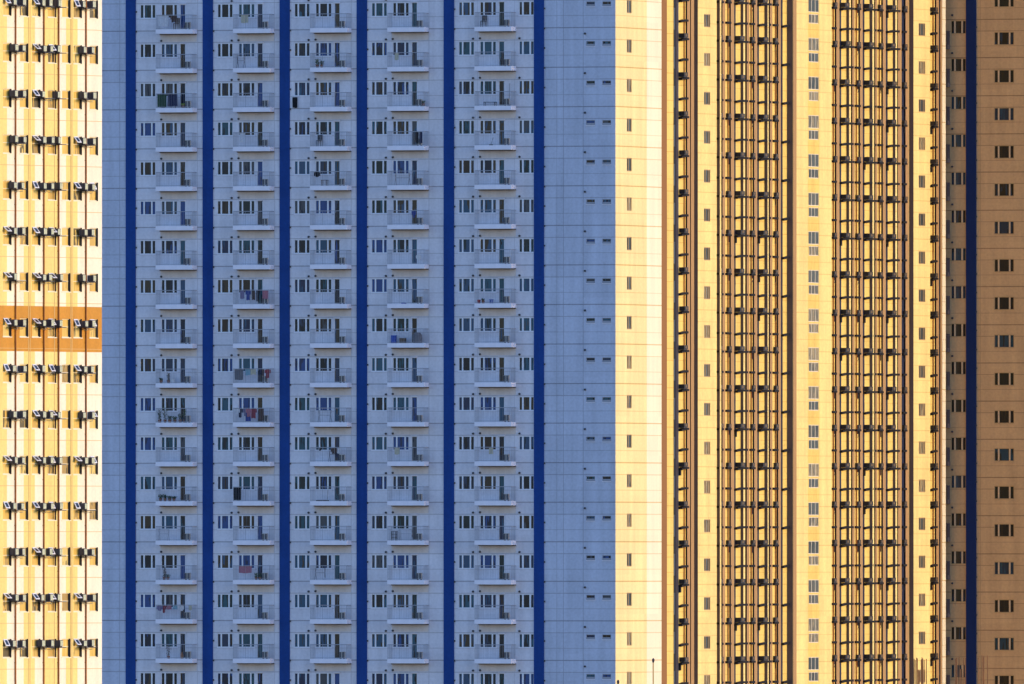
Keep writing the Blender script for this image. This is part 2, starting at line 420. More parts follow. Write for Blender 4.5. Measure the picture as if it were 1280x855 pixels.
def ladder_tower(x0, x1, name, label, strips, blocks, wins, acdesc, pierx):
    F = Frame(*Fy.at(Fy.s(cx(x0), 0)), 90-A)
    L = F.s(cx(x1))
    t = link(name, None, None, (F.X, F.Y, 0), F.rot); tag(t, label, 'building', 'apartment towers')
    mb = MB(); dep = 24.0
    mb.quad((0,0,0),(L,0,0),(L,0,TOP),(0,0,TOP), M_sun2)
    mb.quad((L,0,0),(L,dep,0),(L,dep,TOP),(L,0,TOP), M_sun); mb.quad((0,dep,0),(0,0,0),(0,0,TOP),(0,dep,TOP), M_sun)
    mb.quad((L,dep,0),(0,dep,0),(0,dep,TOP),(L,dep,TOP), M_sun); mb.quad((0,0,TOP),(L,0,TOP),(L,dep,TOP),(0,dep,TOP), M_soft)
    for (g0, a, b, wl) in blocks:                    # plain wall bands standing out between the ladders; g0..a is their shaded side
        a, b, g0 = cx(a), cx(b), cx(g0); p = max(0.06, (a-g0)/15.4); sa, sb = F.s(a, p), min(F.s(b, p), L)
        hs = []
        for nm, wx0, wx1, ytop, pitch, h, mull, fm in wl:
            w0, w1 = F.s(cx(wx0), p), F.s(cx(wx1), p)
            fm_, pm_ = flatwin(w1-w0, h, mull, nm, fm=fm)
            for k in KROW:
                zt = F.z(ytop+pitch*k, w0, p); hs.append((w0, w1, zt-h, zt)); win(nm, fm_, pm_, t, w0, -p, zt-h)
        band = (F.s(cx(1010.2), p), F.s(cx(1024.8), p)) if any(q[0] == 'double_window' for q in wl) else (-2, -1)
        holes_wall(mb, sa, sb, 0, TOP, hs, 0.09, lambda s, z: M_band if band[0] < s < band[1] else M_sun, y=-p, cuts_s=band)
        mb.quad((sa,0,0),(sa,-p,0),(sa,-p,TOP),(sa,0,TOP), M_sun)
        MB().box(sa-.012, sa, -p+.02, -.01, 0, TOP, M_grey).build('side_shade_sheet', t)  # thin dark grey sheet paints the band's near side as shaded
        mb.quad((sb,-p,0),(sb,0,0),(sb,0,TOP),(sb,-p,TOP), M_sun)
        mb.quad((sa,-p,TOP),(sb,-p,TOP),(sb,0,TOP),(sa,0,TOP), M_soft)
    mb.build('wall', t)
    for a, b, p, m in pierx:                         # vertical piers: front from a to b, standing p out
        sa = F.s(cx(a),p); w_ = MB().box(sa, F.s(cx(b),p), -p, 0, 0, TOP, m, skip='k')
        if m is M_tan: w_.box(sa-.012, sa-.001, -p+.004, -.002, 0, TOP, M_ledge)  # near-black sheet puts shade into the pier's camera-side edge
        w_.build('pier', t)
    for kind, *v in strips:
        if kind == 'fin':
            g0, g1, y1 = [cx(q) for q in v]; p = (g1-g0)/15.4; sa, sb = F.s(g1,p), F.s(y1,p)
            o = MB().box(sa, sb, -p, 0, 0, TOP, M_sun, skip='k').build('fin', t)
            MB().box(sa-.012, sa-.001, -p+.008, -.008, 0, TOP, M_grey).build('fin_shade_sheet', o)  # the fin's side shade, laid on as a dark grey sheet
        elif kind == 'pipe':
            s = F.s(cx(v[0]), .07); MB().tube([(s,-.07,0),(s,-.07,TOP)], .05, M_pipe, 8).build('downpipe', t)
        elif kind == 'navy':
            MB().box(F.s(cx(v[0])), F.s(cx(v[1])), -.012, 0, 0, TOP, M_navy, skip='k').build('navy_strip', t)
        elif kind in ('bay', 'slot'):                # a column of ledges with air conditioners, and the thin sunshades between
            a, b, what = v; a, b = cx(a), cx(b); wide = kind == 'bay'
            p = .30 if wide else .20
            sa, sb = F.s(a, 0.02), F.s(b, 0.02); 
            if sb-sa < .3: sb = sa+.3
            w = sb-sa
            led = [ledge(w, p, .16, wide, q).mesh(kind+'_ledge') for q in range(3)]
            shd = ledge(w, p*.8, .165, wide).mesh(kind+'_sunshade')
            uw, ud, uh = (min(1.0, w*.5), .44, .29) if wide else (min(.60, w*.68), .20, .28)
            un = MB().box(0, uw, -ud, 0, 0, uh, M_lac)
            un.box(uw*.30, uw*.72, -ud-.012, -ud, uh*.2, uh*.8, M_lgr)
            un.box(.0, uw, -ud+.03, -.03, -.05, 0, M_vent)
            un = un.mesh('air_conditioner')
            for k in KROW:
                zl = F.z(bar_y((a+b)/2, k), (sa+sb)/2)
                if what != 'thin':
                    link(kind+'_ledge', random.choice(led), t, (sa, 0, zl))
                    off = random.uniform(.02, .12)*w if wide else random.uniform(.08,.3)*w
                    off = min(off, w-uw-.02)
                    q = link('air_conditioner', un, None, F.loc(sa+off, .02, zl+.16+.052), F.rot)
                    tag(q, f'air conditioner on the {rowname(k,"ledge")}, {what} of the {acdesc}', 'air conditioner', 'air conditioners on the sunlit ledges')
                    if k in HANG and random.random() < .5:
                        pass
                zs = F.z(bar_y((a+b)/2, k)+25.5, (sa+sb)/2)
                link(kind+'_sunshade', shd, t, (sa, 0, zs))
    return t, F
HANG = set()
T2, F2 = ladder_tower(827.3, 991.6, 'apartment_tower', 'golden sunlit apartment tower directly behind the corner of the blue striped tower', [
    ('bay', 848.5, 857.8, 'first column'), ('pipe', 855.8),
    ('slot', 896.5, 902.8, 'second column'), ('fin', 896.6, 900.3, 902.0),
    ('slot', 907.2, 912.6, 'third column'), ('pipe', 910.6),
    ('navy', 918.0, 919.8), ('bay', 918.2, 932.2, 'fourth column'), ('fin', 926.2, 929.7, 931.8),
    ('slot', 937.2, 942.4, 'fifth column'), ('pipe', 939.6),
    ('navy', 947.0, 949.0), ('bay', 947.2, 961.2, 'sixth column'), ('fin', 956.0, 960.0, 961.2),
    ('slot', 966.2, 971.6, 'seventh column'), ('pipe', 970.2),
    ('navy', 976.5, 978.6), ('bay', 977.0, 990.0, 'thin')],
    [(868.0, 872.8, 896.0, [('window', 880.4, 888.2, 17.3, 48.6, 1.0, [.3,.72], None)])],
    None, 'nearer golden tower',
    [(827.6, 834.0, .02, M_tan2), (859.4, 863.0, .13, M_tan), (864.2, 867.9, .13, M_tan), (903.6, 906.9, .13, M_tan), (914.0, 917.8, .13, M_tan),
     (934.0, 937.0, .13, M_tan), (943.2, 946.9, .13, M_tan), (963.0, 966.0, .13, M_tan), (973.2, 976.4, .13, M_tan)])
# glazed stair strip
sa, sb = F2.s(cx(842.2)), F2.s(cx(848.3))
M_stair = worn('dark_stair_glazing', (0.03, 0.036, 0.05), 0.3, 0.3, (2,2,.6), .5)[0]
gz = MB().box(sa, sb, -.02, 0, 0, TOP, M_stair, skip='k')
for fx in (.36, .62): gz.box(sa+(sb-sa)*fx, sa+(sb-sa)*(fx+.1), -.07, -.02, 0, TOP, M_grey)
for k in KROW:
    zl = F2.z(bar_y(848, k)-8, sa); gz.box(sa, sa+.25, -.06, -.02, zl-1.0, zl+.3, M_dark)
gz.build('stair_glazing', T2)

T3, F3 = ladder_tower(991.6, 1181.3, 'apartment_tower', 'golden sunlit apartment tower with a strip of double windows, second one back', [
    ('slot', 1040.0, 1044.6, 'first column'), ('pipe', 1042.4),
    ('navy', 1049.8, 1051.9), ('bay', 1050.0, 1064.4, 'second column'), ('fin', 1058.5, 1062.0, 1064.2),
    ('slot', 1069.0, 1074.6, 'third column'), ('pipe', 1071.2),
    ('navy', 1079.0, 1081.0), ('bay', 1079.2, 1093.2, 'fourth column'), ('fin', 1087.5, 1091.2, 1093.2),
    ('slot', 1097.2, 1102.6, 'fifth column'), ('pipe', 1100.0),
    ('navy', 1107.8, 1110.0), ('bay', 1108.0, 1122.2, 'sixth column'), ('fin', 1116.6, 1119.9, 1122.0),
    ('slot', 1127.6, 1132.4, 'seventh column'), ('navy', 1127.6, 1132.4),
    ('bay', 1163.0, 1169.6, 'eighth column'), ('pipe', 1167.3), ('navy', 1174.3, 1176.0)],
    [(984.2, 991.6, 1040.0, [('double_window', 1011.0, 1024.2, -1.6, 48.4, 1.02, [.3,.66], M_fr3), ('low_window', 1011.4, 1023.8, 17.0, 48.4, .74, [.28,.62], M_fr3)]),
     (1137.0, 1142.6, 1163.2, [('window', 1149.0, 1157.2, 28.6, 47.55, 1.0, [.25,.75], None)])],
    None, 'farther golden tower',
    [(992.0, 996.2, .50, M_tan), (1046.0, 1049.6, .13, M_tan), (1066.0, 1068.8, .13, M_tan), (1075.6, 1079.0, .13, M_tan), (1094.8, 1097.2, .13, M_tan),
     (1104.2, 1107.7, .13, M_tan), (1123.2, 1127.5, .13, M_tan), (1132.6, 1136.6, .13, M_tan), (1171.0, 1174.2, .13, M_tan), (1176.2, 1178.6, .06, M_tan)])
MB().box(F3.s(cx(1178.6),.1), F3.s(cx(1181.3)), -.1, 0, 0, TOP, M_creamw, skip='k').build('corner_fin', T3)

# ================================================================== 4. shaded wing at the right, facing the golden flank
se = Fy.s(cx(1181.3))
Fr0 = Frame(*Fy.at(se+1.0), -A)
Fr = Frame(*Fr0.at(-4.0), -A)
Tr = link('apartment_tower', None, None, (Fr.X, Fr.Y, 0), Fr.rot)
tag(Tr, 'brown shaded apartment tower with one dark blue stripe and wide triple windows', 'building', 'apartment towers')
Sr = lambda px, p=0.0: Fr.s(px - 0.6, p)
endr = Sr(1300)
M_rw = wall_mat('tan_bounce_panels', (0.545, 0.345, 0.165), T0-.9, joints, [(Sr(1226), .05, .5)], amt=.2)  # wall tinted tan to add painted bounce from the golden flank
rh = []; w1, w2 = Sr(1189.3), Sr(1208.2); v1, v2 = Sr(1243.3), Sr(1268.2)
for k in KROW:
    zt = Fr.z(25.6+47.35*k, w1); rh.append((w1, w2, zt-1.04, zt))
for k in range(-1, 18):
    zt = Fr.z(39.9+47.3*k, v1); rh.append((v1, v2, zt-1.02, zt))
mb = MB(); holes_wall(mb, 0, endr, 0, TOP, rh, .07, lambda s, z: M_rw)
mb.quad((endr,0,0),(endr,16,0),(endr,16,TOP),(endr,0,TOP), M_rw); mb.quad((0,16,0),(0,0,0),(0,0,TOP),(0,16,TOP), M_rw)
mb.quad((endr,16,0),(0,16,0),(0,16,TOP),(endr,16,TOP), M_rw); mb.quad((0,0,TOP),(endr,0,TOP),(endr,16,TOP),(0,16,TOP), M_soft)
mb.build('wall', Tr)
a, b = Sr(1208.0, .14), Sr(1220.4, .14)
w = MB().box(a, b, -.14, 0, 0, TOP, M_blue_shaded, skip='k')
for k in range(19):
    zt = Fr.z(25.6+47.35*k, w1)
    for dz in (-.55, -2.05): w.box(b, b+.07, -.16, -.02, zt+dz-.06, zt+dz+.07, M_vent)
w.build('blue_pilaster', Tr)
M_grb = worn('grey_balcony_shade', (0.16, 0.12, 0.10), 0.8, 0.15)[0]  # slab colour darkened to grey for the shade on these balconies
M_gr = pane_mat('shaded_wing_glass', [(.014,.030,.050),(.010,.012,.014),(.012,.045,.070),(.018,.016,.012),(.012,.016,.014)], .2, .3)
M_fr4 = mat('mullion_painted_bounce', (.60, .42, .24), .5)  # pale mullions given a tan that stands for warm bounced light
def triple2(w, h, sl, mw):
    f, p = MB(), MB(); t = .05; y = .03
    f.box(0,w,y-.01,y+.04,0,t,M_fr2); f.box(0,w,y-.01,y+.04,h-t,h,M_fr2); f.box(0,t,y-.01,y+.04,t,h-t,M_fr2); f.box(w-t,w,y-.01,y+.04,t,h-t,M_fr2)
    for x in (t+sl, w-t-sl-mw): f.box(x, x+mw, y-.025, y+.04, t, h-t, M_fr4)
    f.box(-.03,w+.03,-.03,y,-.05,0,M_rw)
    for q, e in ((t, t+sl), (t+sl+mw, w-t-sl-mw), (w-t-sl, w-t)): p.quad((q,y+.02,t),(e,y+.02,t),(e,y+.02,h-t),(q,y+.02,h-t), M_gr)
    return f.mesh('window'), p.mesh('pane')
lf, lp = triple2(w2-w1, 1.04, .21, .13); rf, rp = triple2(v2-v1, 1.02, .26, .12)
for a, b, lo, hi in rh:
    if abs(a-w1) < .01: win('small_window', lf, lp, Tr, a, 0, lo); link('wall_outlet', ventm, Tr, (a+.12, 0, hi+.42))
    else: win('wide_window', rf, rp, Tr, a, 0, lo)
slab2 = MB().box(0, BW, -BD, -0.001, 0, FH, M_grb).mesh('balcony')
rl = MB(); rl.box(0.02, BW-0.02, -BD+.01, -BD+.06, FH+RH-.05, FH+RH, M_grey)
for x in (0.02, BW-0.06): rl.box(x, x+.04, -BD+.06, 0.0, FH+RH-.05, FH+RH, M_grey)
for i in range(26): rl.box(.03+i*.115, .09+i*.115, -BD+.03, -BD+.045, FH, FH+RH-.05, M_grey)
for i in range(9): rl.box(BW-.045, BW-.035, -BD+.05+i*.1, -BD+.115+i*.1, FH, FH+RH-.05, M_grey)
rail2 = rl.mesh('railing')
for k in range(18):
    zt = Fr.z(25.6+47.35*k, w1)
    o = link('balcony', slab2, Tr, (Sr(1187.0)-BW+.10, 0, zt-2.24)); link('railing', rail2, o); o.scale = (1, .62, 1)

# ================================================================== 5. near tower at the left, with the orange band
Fl0 = Frame((127.4-640)*1618/FPX, 1618-DIST, 58.5)
Fl = Frame(*Fl0.at(Fl0.s(-35)), 58.5)
Tl = link('apartment_tower', None, None, (Fl.X, Fl.Y, 0), Fl.rot)
tag(Tl, 'nearest cream tower with brown pipes and an orange band, sunlit', 'building', 'apartment towers')
LE = Fl.s(127.4); LH = 118.0
M_lw = worn('left_white_panels', (0.83, 0.765, 0.56), 0.75, 0.14)[0]
M_ly = worn('left_yellow_panels', (0.80, 0.63, 0.21), 0.75, 0.16)[0]
M_lo = worn('left_orange_band_paint', (0.56, 0.26, 0.035), 0.75, 0.18)[0]
M_lj = mat('left_joint_sealant', (0.62, 0.42, 0.16), 0.8)
dl = lambda x: x + 0.7 - 0.003*x
stripes = [(-35,-25,'y'),(-25,-12,'w'),(-12,8,'y'),(8,29,'w'),(29,43,'y'),(43,54,'w'),(54,71.5,'y'),(71.5,82,'w'),(82,96.5,'y'),(96.5,128,'w')]
st = [(Fl.s(dl(a)), Fl.s(dl(b)), M_lw if c == 'w' else M_ly) for a, b, c in stripes]
zb0, zb1 = Fl.z(439.6, Fl.s(64)), Fl.z(382.9, Fl.s(64))
def lmat(s, z):
    if zb0 < z < zb1: return M_lo
    for a, b, m in st:
        if a <= s <= b: return m
    return M_lw
LWX = [(-28.6,-18.0),(-8.2,2.0-1.5),(3.0,13.6),(24.0,34.4),(39.4,49.6),(59.2,69.4),(77.0,87.4),(91.4,101.8),(111.6,122.2)]
LWX = [w for w in LWX if w[0] > -25 and w[0] != -8.2]
LR = list(range(0, 15))
LF = 57.29/ (FPX/1618.0)
lz = lambda r: Fl.z(111.2 - 2*57.29 + 57.29*r, Fl.s(20))         # heads of the windows
lh = []
for r in LR:
    for a, b in LWX: lh.append((Fl.s(dl(a)), Fl.s(dl(a))+1.03, lz(r)-1.20, lz(r)))
mb = MB()
holes_wall(mb, 0, LE, 0, LH, lh, .12, lmat, cuts_s=[q for a, b, m in st for q in (a, b)], cuts_z=[zb0, zb1])
mb.quad((LE,0,0),(LE,14,0),(LE,14,LH),(LE,0,LH), M_ly); mb.quad((0,14,0),(0,0,0),(0,0,LH),(0,14,LH), M_ly)
mb.quad((LE,14,0),(0,14,0),(0,14,LH),(LE,14,LH), M_ly); mb.quad((0,0,LH),(LE,0,LH),(LE,14,LH),(0,14,LH), M_soft)
mb.build('wall', Tl)
# storey and panel joints as raised sealant beads
for r in range(-1, 16):
    z = lz(r) + 1.0
    MB().box(0, LE, -.012, 0, z, z+.035, M_lj, skip='k').build('joint_bead', Tl)
for x in (34.6, 36.6, 67.2, 87.6, 89.2):
    s = Fl.s(dl(x)); MB().box(s, s+.06, -.014, 0, 0, LH, M_lj, skip='k').build('joint_bead', Tl)
PIPX = [18.9, 54.4, 72.9, 107.2]
for x in PIPX:
    s = Fl.s(dl(x), .055); pb = MB().tube([(s,-.055,0),(s,-.055,LH)], .055, M_pipe, 10)
    for r in range(-1, 16): pb.box(s-.075, s+.075, -.075, 0, lz(r)+1.4, lz(r)+1.45, M_pipe)
    pb.build('downpipe', Tl)
M_lg = pane_mat('sunlit_blind_glass', [(.70,.46,.09),(.72,.50,.12),(.62,.40,.09),(.42,.28,.08),(.72,.54,.16),(.70,.46,.09),(.13,.10,.04)], .35, .3, .25)
M_lf = mat('pale_window_trim', (0.80, 0.74, 0.52), 0.5)
def leftwin():
    w, h, t, y = 1.03, 1.20, .045, .09; f, p = MB(), MB()
    f.box(0,w,y,y+.05,0,t,M_lf); f.box(0,w,y,y+.05,h-t,h,M_lf); f.box(0,t,y,y+.05,t,h-t,M_lf); f.box(w-t,w,y,y+.05,t,h-t,M_lf)
    f.box(w-.13,w-t,y-.03,y+.02,t,h-t,M_dark); f.box(w-t,w,0.002,y,0,h,M_dark); f.box(t,w-.13,y,y+.05,h-.54,h-.50,M_lf); f.box(-.05,w+.05,-.03,y,-.06,0,M_lf)  # dark strips at the right paint in the shade of the jamb
    p.quad((t,y+.03,t),(w-t,y+.03,t),(w-t,y+.03,h-t),(t,y+.03,h-t), M_lg)
    return f.mesh('window'), p.mesh('pane')
lwF, lwP = leftwin()
for a, b, lo, hi in lh: win('window', lwF, lwP, Tl, a, 0, lo)
# open top-hung sash
def sashm(w, h, ang):
    s = MB(); c, sn = math.cos(ang), math.sin(ang); t = .05
    P = lambda x, d, o=0: (x, -d*sn - o*c, -d*c + o*sn)
    def slab_(x0, x1, d0, d1, m, o0=0, o1=.035):
        v = [P(x0,d0,o0),P(x1,d0,o0),P(x1,d1,o0),P(x0,d1,o0),P(x0,d0,o1),P(x1,d0,o1),P(x1,d1,o1),P(x0,d1,o1)]
        k = len(s.v); s.v += v
        for q in ((0,1,2,3),(7,6,5,4),(0,4,5,1),(1,5,6,2),(2,6,7,3),(3,7,4,0)): s.f.append(tuple(k+i for i in q)); s.m.append(s.mi(m))
    t = .075
    slab_(0,t,0,h,M_frame); slab_(w-t,w,0,h,M_frame); slab_(t,w-t,0,t,M_frame); slab_(t,w-t,h-t,h,M_frame); slab_(t,w-t,t,h-t,M_dkg,.01,.02)
    return s.mesh('awning_sash')
M_dkg = mat('sash_glass', (.03,.035,.05), .15, .5)
sashes = [sashm(.50,.50,R(a)) for a in (38, 50, 28)]
M_lb = worn('window_unit_steel', (0.075, 0.075, 0.09), 0.55, 0.2)[0]
M_lgn = worn('pale_green_unit_front', (0.62, 0.66, 0.44), 0.55, 0.2, (2,2,2))[0]
UW, UD, UH = .36, .44, .43
ub = MB().box(0,UW,-UD,0,0,UH,M_lb).box(-.012,UW+.012,-UD+.10,-UD+.16,-.01,UH+.012,M_vent).box(.05,.09,-UD+.05,-.05,-.04,0,M_vent).box(UW-.09,UW-.05,-UD+.05,-.05,-.04,0,M_vent).mesh('window_unit')
ug = MB().box(.02,UW-.02,-UD-.015,-UD,.03,UH-.03,M_lgn)
for i in range(5): ug.box(.05,UW-.05,-UD-.02,-UD-.015,.07+i*.075,.09+i*.075,M_lb)
ug = ug.mesh('grille')
M_hose = mat('white_hose', (.75,.72,.62), .6)
brk = MB()
for x in (.05, .60, 1.12): brk.box(x, x+.05, -.62, 0, -.05, 0, M_vent)
brk.tube([(.30,-.45,-.03),(.34,-.50,-.16),(.42,-.40,-.20),(.5,-.1,-.12),(.52,0,-.12)], .022, M_lf, 6).tube([(.85,-.5,-.03),(.9,-.55,-.14),(1.0,-.3,-.17),(1.05,0,-.1)], .022, M_lf, 6)
brk.box(0, 1.22, -.64, -.58, -.05, 0, M_vent).box(0, 1.22, -.58, 0, -.02, 0, M_vent)
brk = brk.mesh('unit_bracket')
brk1 = MB()
for x in (.03, .52): brk1.box(x, x+.05, -.62, 0, -.05, 0, M_vent)
brk1.box(0, .6, -.64, -.58, -.05, 0, M_vent).box(0, .6, -.58, 0, -.02, 0, M_vent); brk1 = brk1.mesh('unit_bracket')
UNITS = [(0, 'first', 11.2, 21.2), (1, 'second', 46.6, 56.6), (2, 'third', 67.2, None), (3, 'fourth', 98.6, 108.8)]
BAND = 7
for r in LR:
    d = BAND - r
    where = 'inside the orange band' if d == 0 else (f'{NTH[abs(d)-1]} row {"above" if d > 0 else "below"} the orange band')
    for i, pn, xa, xb in UNITS:
        zu = lz(r) - .50
        s0 = Fl.s(dl(xa))
        link('unit_bracket', brk if xb else brk1, Tl, (s0-.12, 0, zu-.042))
        for side, x in (('left', xa), ('right', xb)):
            if x is None: continue
            if xb and side == 'right' and random.random() < .10: continue
            q = link('window_unit', ub, None, Fl.loc(Fl.s(dl(x))+random.uniform(-.05,.05), random.choice((.003,-.08,-.15,.003)), zu+.003), Fl.rot)
            q.scale = (random.uniform(.9,1.08), 1, random.uniform(.88,1.02))
            tag(q, (f'grey boxy air conditioner {side} of the {pn} pipe, {where}' if xb else f'single boxy air conditioner at the {pn} pipe, {where}'), 'air conditioner', 'air conditioners on the cream tower')
            link('grille', ug, q)
    for x, pr in ((3.2, .8), (39.6, .85), (91.6, .75), (60.0, .5), (112.0, .2)):
        if random.random() < pr:
            link('awning_sash', random.choice(sashes), Tl, (Fl.s(dl(x))+random.uniform(0,.05), .03, lz(r)-.02))

# ================================================================== things on the balconies
def bal(c, r): return bays[c], zT(r)-2.24+FH
CL = {}
def cloth(nm, c):
    if nm not in CL: CL[nm] = worn(nm+'_cloth', c, .9, .25, (3,3,3))[0]
    return CL[nm]
C_ = dict(red=(.35,.03,.05), blue=(.02,.06,.35), white=(.7,.7,.74), pink=(.5,.14,.20), black=(.012,.012,.016), brown=(.10,.055,.04), grey=(.16,.16,.18),
          lilac=(.22,.18,.34), cyan=(.20,.45,.55), cream=(.60,.55,.36), green=(.03,.09,.04), navy=(.02,.03,.09), orange=(.55,.2,.05))
C_ = {k: tuple(.62*v + .38*(.6*sum(q)/3) for v in q) for k, q in C_.items()}
def where_(c, r): return f'{rowname(r,"balcony")}, {NTH[c]} balcony column'
def hang(c, r, ds, w, h, colr, what, p=BD-.10, dz=RH-.06, taper=0.0):
    b, z = bal(c, r); colv = cloth(colr, C_[colr])
    m = MB().sheet(0, w, 0, -h, 0, colv, wav=.03, ph=ds*3, taper=taper)
    if what in ('shirt', 'jacket'): m.sheet(-.10, .0, -.02, -.30, 0, colv, .01, 2, 3).sheet(w, w+.10, -.02, -.30, 0, colv, .01, 2, 3)
    o = m.build(what.replace(' ', '_'), None, Fb.loc(b['bal0']+ds, p, z+dz), Fb.rot)
    return tag(o, f'{colr} {what} hanging on the {where_(c,r)}', 'laundry', 'laundry on the balconies')
LAUN = [(0,15,[(.15,.30,.40,'lilac','shirt'),(.52,.22,.55,'red','shirt'),(.85,.38,.30,'pink','towel'),(1.40,.34,.28,'cyan','towel'),(1.85,.32,.40,'white','shirt'),(2.62,.28,.36,'cream','towel')]),
        (1,7,[(.55,.36,.62,'lilac','towel'),(1.05,.26,.72,'blue','shirt'),(1.30,.22,.60,'white','shirt'),(1.52,.24,.70,'brown','trousers'),(1.85,.22,.82,'black','trousers'),(2.0+.32,.50,.62,'pink','towel')]),
        (1,9,[(.10,.70,.80,'grey','blanket'),(.95,.42,.45,'cyan','towel'),(1.35,.45,.40,'cream','towel'),(2.30,.20,.50,'brown','trousers'),(2.62,.30,.66,'red','shirt')]),
        (1,10,[(.10,.34,.40,'white','shirt'),(.42,.24,.66,'navy','shirt'),(.85,.30,.55,'lilac','shirt'),(1.12,.30,.60,'pink','shirt'),(1.45,.34,.72,'red','shirt'),(.98,.40,.95,'blue','trousers'),(2.05,.42,.86,'brown','towel')]),
        (1,3,[(.52,.44,.66,'white','towel')]),
        (1,12,[(.02,.62,.98,'black','blanket')]), (1,14,[(.45,1.05,.52,'pink','blanket')]),
        (2,4,[(.40,.30,.36,'black','shirt')]), (2,11,[(1.75,.30,.46,'brown','shirt'),(2.12,.26,.42,'white','shirt'),(1.95,.22,.70,'navy','trousers'),(.72,.16,.20,'black','towel')]),
        (3,3,[(2.22,.30,.80,'black','trousers'),(2.54,.26,.84,'navy','trousers')]), (3,5,[(2.02,.18,.50,'blue','shirt')]),
        (3,1,[(.56,.34,.52,'cream','towel')]), (3,11,[(.55,.42,.50,'cream','towel')]), (4,11,[(1.15,.32,.48,'cream','towel')]),
        (0,0,[(.18,.85,.80,'white','towel'),(1.25,.35,.50,'brown','shirt')]), (0,2,[(.10,.75,1.0,'green','blanket'),(.92,.80,.90,'navy','blanket')]),
        (1,0,[(.62,.60,.60,'cream','towel')])]
for c, r, its in LAUN:
    for i, it in enumerate(its): hang(c, r, it[0], it[1], it[2], it[3], it[4], p=BD-.09-(.05*(i%3)))
b, z = bays[2], zT(2)
o = MB().sheet(0, .40, 0, -.80, 0, cloth('black', C_['black']), .04).build('jacket', None, Fb.loc(b['bed']-.12, .08, z-WH-.10), Fb.rot)
tag(o, 'dark jacket hanging below the left window in the third balcony column', 'laundry', 'laundry on the balconies')

M_leaf = [worn('leaf_'+n_, c_, .7, .4, (6,6,6))[0] for n_, c_ in (('dark', (.03,.07,.025)), ('mid', (.055,.10,.03)), ('lime', (.22,.32,.04)), ('dry', (.10,.08,.05)))]
M_pot = mat('pot_clay', (.22, .09, .05), .8)
def plant(c, r, ds, h, wd, k, desc, p=.55):
    b, z = bal(c, r); t = link('potted_plant', None, None, Fb.loc(b['bal0']+ds, p, z+.003), Fb.rot)
    tag(t, f'{desc} on the {where_(c,r)}', 'plant', 'plants on the balconies')
    MB().lathe([(0,0),(.09,0),(.13,.2),(.14,.22),(.115,.22),(.11,.17),(0,.17)], M_pot).build('pot', t)
    f = MB()
    for i in range(90):
        a, e, q = random.uniform(0, 6.28), random.random(), random.random()**.6
        P = Vector((math.cos(a)*wd*q*(.5+e*.5), math.sin(a)*wd*q*.6, .2 + e*h)); d = Vector((random.uniform(-1,1), random.uniform(-1,1), random.uniform(-.4,1))).normalized()
        s = random.uniform(.03,.07); e1 = d*s*1.8; e2 = d.orthogonal().normalized()*s*.7
        f.quad(tuple(P-e2), tuple(P+e1*.5-e2*.2), tuple(P+e1), tuple(P+e2), M_leaf[k])
    for i in range(6): f.tube([(0,0,.17), (random.uniform(-wd,wd)*.5, random.uniform(-.1,.1), .2+h*random.uniform(.5,.95))], .008, M_leaf[3], 5)
    f.build('foliage', t)
for a in [(0,10,.18,.75,.22,0,'tall green plant'),(0,10,.62,.95,.26,1,'bushy green plant'),(0,10,1.0,.3,.25,0,'low dark plant'),(0,10,1.42,.28,.25,1,'low green plant'),(0,10,1.85,.45,.22,0,'dark leafy plant'),(0,10,2.2,.8,.18,1,'slim green plant'),
          (0,12,.25,.28,.24,0,'low dark shrub'),(0,12,.62,.26,.24,0,'dense low shrub'),(0,12,1.0,.2,.24,0,'flat dark shrub'),(0,12,1.35,.14,.2,0,'small dark shrub'),
          (0,14,.55,.85,.22,3,'dry thin sapling'),(0,14,.85,.22,.28,0,'rounded dark shrub'),(0,2,2.1,.12,.26,2,'lime green plant'),(0,9,.9,.6,.16,3,'straggly plant'),(0,16,.9,.8,.24,3,'bare dry plant'),
          (1,14,1.75,.3,.2,1,'small potted shrub'),(1,14,2.05,.26,.2,0,'dark potted shrub'),(2,1,.45,.45,.22,1,'leafy plant'),(2,1,.8,.30,.22,0,'short dark plant'),(3,2,2.78,.2,.16,1,'green corner plant'),(4,7,.55,.14,.16,0,'low potted plant'),(0,9,.3,.18,.16,0,'tiny potted plant')]:
    plant(*a)

M_wood = worn('stained_wood', (.13,.085,.055), .7, .3, (4,4,4))[0]
M_plr = mat('red_plastic', (.32,.03,.03), .5); M_plb = mat('blue_plastic', (.02,.07,.33), .5); M_plw = mat('white_plastic', (.6,.6,.6), .5); M_plk = mat('dark_plastic', (.03,.03,.035), .5)
def item(name, m, c, r, ds, label, cat, p=.45, rz=0):
    b, z = bal(c, r); o = m.build(name, None, Fb.loc(b['bal0']+ds, p, z+.003), Fb.rot+rz); return tag(o, f'{label} on the {where_(c,r)}', cat)
def chairm(m_):
    k = MB()
    for x in (0,.36):
        for y in (0,.36): k.box(x,x+.035,y,y+.035,0,.42 if y == 0 else .85,m_)
    k.box(0,.395,0,.395,.42,.46,m_)
    for i in range(4): k.box(.035+i*.09,.09+i*.09,.365,.385,.5,.84,m_)
    return k.box(.0,.395,.36,.395,.82,.87,m_)
def rackm(w, h, m_, bars=3):
    k = MB()
    for x in (0, w):
        k.tube([(x,-.22,0),(x,.0,h*.6),(x,.12,h)], .014, m_, 6); k.tube([(x,.22,0),(x,0,h*.6),(x,-.12,h)], .014, m_, 6)
    for i in range(bars): k.tube([(0,-.12+.24*i/(bars-1),h),(w,-.12+.24*i/(bars-1),h)], .01, m_, 6)
    return k.tube([(0,0,h*.6),(w,0,h*.6)], .012, m_, 6)
